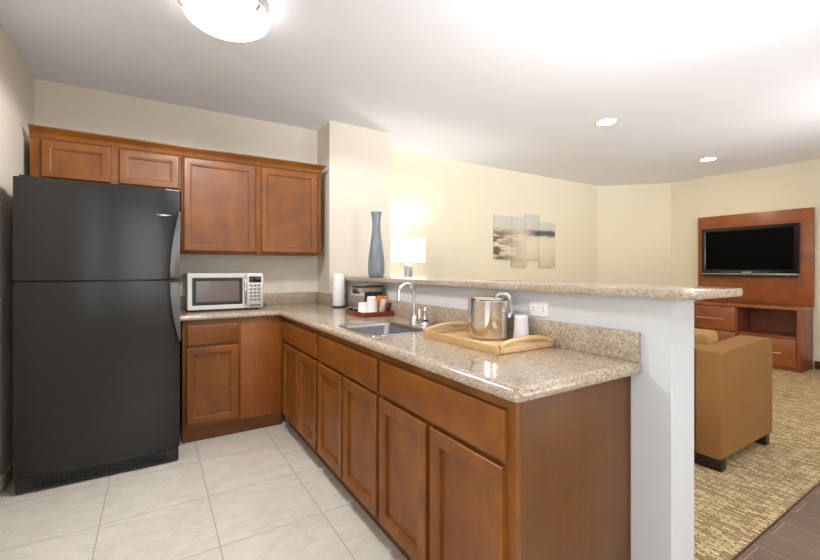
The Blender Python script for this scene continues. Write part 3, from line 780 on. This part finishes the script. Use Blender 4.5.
# ------------------------------------------------------------------ table lamp behind the bar (on an end table)
LX, LY = 2.385, 3.84
t = thing('end_table', 'dark wood end table behind the bar carrying the table lamp', 'table', (LX, LY, 0))
b = BM(); box(b, LX-.25, LX+.25, LY-.22, LY+.22, .56, .60, bev=.004); obj('tabletop', b, M['cherry_dark'], t)
for sx in (-1, 1):
    for sy in (-1, 1):
        b = BM(); box(b, LX+sx*.22-.02, LX+sx*.22+.02, LY+sy*.19-.02, LY+sy*.19+.02, .0045, .5595, bev=.003); obj('leg', b, M['cherry_dark'], t)
b = BM(); box(b, LX-.2, LX+.2, LY-.17, LY+.17, .18, .2); obj('shelf', b, M['cherry_dark'], t)
t = thing('table_lamp', 'lit table lamp with white rectangular shade behind the bar beside the column', 'lamp', (LX, LY, .6))
b = BM(); box(b, LX-.09, LX+.09, LY-.07, LY+.07, .6005, .625, bev=.004); obj('base', b, M['lampstem'], t)
b = BM(); box(b, LX-.036, LX+.036, LY-.03, LY+.03, .6255, 1.315, bev=.006); obj('stem', b, M['lampstem'], t)
b = BM(); cyl(b, (LX, LY, 1.3155), (LX, LY, 1.40), .011, 10)
for s in (-1, 1): cyl(b, (LX, LY, 1.345), (LX+s*.165, LY, 1.345), .0025, 6)
obj('socket', b, M['silver'], t)
b = BM(); lathe(b, LX, LY, [(.012, 1.401), (.03, 1.435), (.032, 1.46), (.02, 1.49), (.005, 1.498)], 16); obj('bulb', b, M['bulb'], t)
b = BM(); x0, x1, y0, y1 = LX-.172, LX+.172, LY-.1, LY+.1
def lr(o, z, r): return [b.verts.new((x, y, z)) for x, y in rounded(x0+o, x1-o, y0+o, y1-o, r, 4)]
rr = [lr(0, 1.338, .012), lr(0, 1.603, .012), lr(.003, 1.603, .01), lr(.003, 1.338, .01)]
for a, c in zip(rr, rr[1:]+rr[:1]):
    for i in range(len(a)): b.faces.new([a[i], a[(i+1) % len(a)], c[(i+1) % len(a)], c[i]])
obj('lamp_shade', b, M['shade'], t)

# ------------------------------------------------------------------ wall art
YA = YP - .001
t = thing('wall_art', 'multi-panel abstract landscape painting in beige and grey on the cream wall', 'wall art', (4.53, YP, 1.65))
def canvas(x0, x1, z0, z1, d):
    b = BM(); box(b, x0, x1, YA-d, YA, z0, z1, bev=.002); return obj('canvas_panel', b, M['art'], t)
canvas(3.915, 4.245, 1.395, 2.0, .030); canvas(4.2455, 4.53, 1.29, 2.0, .036); canvas(4.5305, 4.815, 1.395, 2.055, .030); canvas(4.8155, 5.15, 1.29, 1.955, .036)

# ------------------------------------------------------------------ television unit
XPN = 6.995
o = obj('tv_back_panel', (lambda b: (box(b, XPN, XR-.001, 1.645, 2.925, .7925, 2.037, bev=.003), b)[1])(BM()), M['cherry'])
tag(o, 'tall reddish cherry wood wall panel behind the television', 'wall panel'); recenter(o, (XPN, 2.285, .7925))
XT0, XT1 = 6.925, 6.968
t = thing('television', 'black flat screen television mounted on the reddish wood panel', 'television', (XT0, 2.306, 1.187))
b = BM(); TY0_, TY1_, TZ0, TZ1 = 1.762, 2.85, 1.2, 1.852
terrace(b, TY0_, TY1_, TZ0, TZ1, [(0, 0), (0, .036), (.004, .042), (.044, .042), (.050, .037)], fX(XT1)); tvb = obj('housing', b, M['blackgloss'], t, smooth=25)
b = BM(); box(b, XT1-.0392, XT1-.0372, TY0_+.052, TY1_-.052, TZ0+.052, TZ1-.052); obj('screen', b, M['screen'], t)
b = BM(); box(b, XT0-.003, XT0+.02, TY0_+.002, TY1_-.002, 1.186, 1.1995, bev=.002); obj('silver_strip', b, M['silver'], t)
b = BM(); box(b, XT0-.0016, XT0+.0006, 2.25, 2.36, 1.212, 1.224); obj('silver_bar', b, M['silver'], tvb)  # small silver bar at the bottom centre of the bezel
b = BM(); box(b, XT0+.012, XT1-.004, TY0_+.01, TY1_-.01, 1.152, 1.1855, bev=.003); obj('lower_dark_bar', b, M['black'], t)  # dark bar just below the silver strip
b = BM(); box(b, XT1+.0005, XPN-.0005, 2.15, 2.46, 1.36, 1.68, bev=.002); obj('wall_mount', b, M['black'], t)

CX0, CX1, CY0, CY1, CZ = 6.6, XR-.002, 1.66, 2.925, .79
t = thing('tv_console', 'reddish cherry wood media console with drawers and open niche below the television', 'console', (6.82, 2.29, 0))
b = BM(); box(b, CX0-.012, XPN-.0015, CY0-.004, CY1+.004, CZ-.034, CZ, bev=.003); box(b, XPN-.0015, CX1, CY0-.004, CY1+.004, CZ-.034, CZ-.001)
obj('top', b, M['cherry'], t)
b = BM()
box(b, CX0, CX1, CY0, CY0+.04, .006, CZ-.0345, bev=.002); obj('side_panel', b, M['cherry_dark'], t)
b = BM(); box(b, CX0, CX1, CY1-.04, CY1, .006, CZ-.0345, bev=.002); obj('side_panel', b, M['cherry_dark'], t)
b = BM(); box(b, CX0+.002, CX1, 2.295, 2.318, .055, CZ-.0345); box(b, CX0+.02, CX1, CY0+.0405, CY1-.0405, .03, .0545); box(b, CX1-.012, CX1, CY0+.0405, 2.2945, .055, CZ-.0345)
box(b, CX0+.002, CX1-.0125, CY0+.0405, 2.2945, .400, .428); obj('carcass', b, M['cherry_dark'], t)
b = BM(); box(b, CX0+.012, CX0+.03, CY0+.0405, CY1-.0405, .006, .0295); obj('toe_kick', b, M['cherry_dark'], t)
def tv_drawer(y0, y1, z0, z1, hy0, hy1, hz):
    b = BM(); box(b, CX0-.002, CX0+.018, y0, y1, z0, z1, bev=.002); d = obj('drawer', b, M['cherry'], t)
    b = BM(); tube(b, [(CX0-.028, hy0, hz), (CX0-.028, hy1, hz)], .006, 8)
    for y in (hy0+.03, hy1-.03): tube(b, [(CX0-.0025, y, hz), (CX0-.028, y, hz)], .004, 6)
    obj('handle', b, M['gold'], d)
tv_drawer(2.321, 2.88, .42, .748, 2.44, 2.775, .58); tv_drawer(2.321, 2.88, .06, .412, 2.44, 2.775, .24)
tv_drawer(1.706, 2.291, .06, .394, 1.84, 2.16, .218)

# ------------------------------------------------------------------ armchair
AX0, AX1, AY0, AY1 = 2.95, 3.775, 1.10, 1.96
t = thing('armchair', 'boxy tan upholstered armchair facing the television, standing on the woven carpet', 'armchair', (3.36, 1.53, .0045))
def soft(name, x0, x1, y0, y1, z0, z1, r, mat, parent=None, bulge=.0):
    b = BM(); box(b, x0, x1, y0, y1, z0, z1, bev=r, seg=4); return obj(name, b, mat, parent or t, smooth=60)
soft('backrest', AX0+.002, AX0+.22, AY0+.157, AY1-.157, .085, .752, .018, M['tan'])
for y0, y1 in ((AY0, AY0+.155), (AY1-.155, AY1)):
    b = BM(); tb = bmesh.new()
    # arm rises slightly towards the front with a rounded front top corner
    prof_ = [(AX0, .085), (AX1, .085), (AX1, .70), (AX1-.012, .742), (AX1-.045, .768), (AX1-.10, .775), (AX0+.10, .757), (AX0+.03, .756), (AX0+.008, .748), (AX0, .735)]
    prism(tb, prof_, 0, y1-y0, bev=.018, seg=4)
    merge(b, tb, Matrix(((1, 0, 0, 0), (0, 0, -1, y1), (0, 1, 0, 0), (0, 0, 0, 1))))
    obj('armrest', b, M['tan'], t, smooth=50)
soft('seat_base', AX0+.222, AX1-.01, AY0+.157, AY1-.157, .085, .30, .015, M['tan'])
soft('seat_cushion', AX0+.224, AX1-.005, AY0+.158, AY1-.158, .302, .46, .035, M['tanlight'])
b = BM(); tb = bmesh.new(); box(tb, 0, .15, AY0+.159, AY1-.159, 0, .365, bev=.035, seg=4)
merge(b, tb, Matrix.Translation((AX0+.262, 0, .462)) @ Matrix.Rotation(R(-5), 4, 'Y')); obj('back_cushion', b, M['tanlight'], t, smooth=60)
for x0, x1, y0, y1 in ((AX0+.012, AX0+.09, AY0+.012, AY0+.2), (AX1-.09, AX1-.02, AY0+.012, AY0+.09), (AX0+.012, AX0+.09, AY1-.2, AY1-.012), (AX1-.09, AX1-.02, AY1-.09, AY1-.012)):
    b = BM(); box(b, x0, x1, y0, y1, .0048, .0845, bev=.004); obj('foot', b, M['darkfoot'], t)
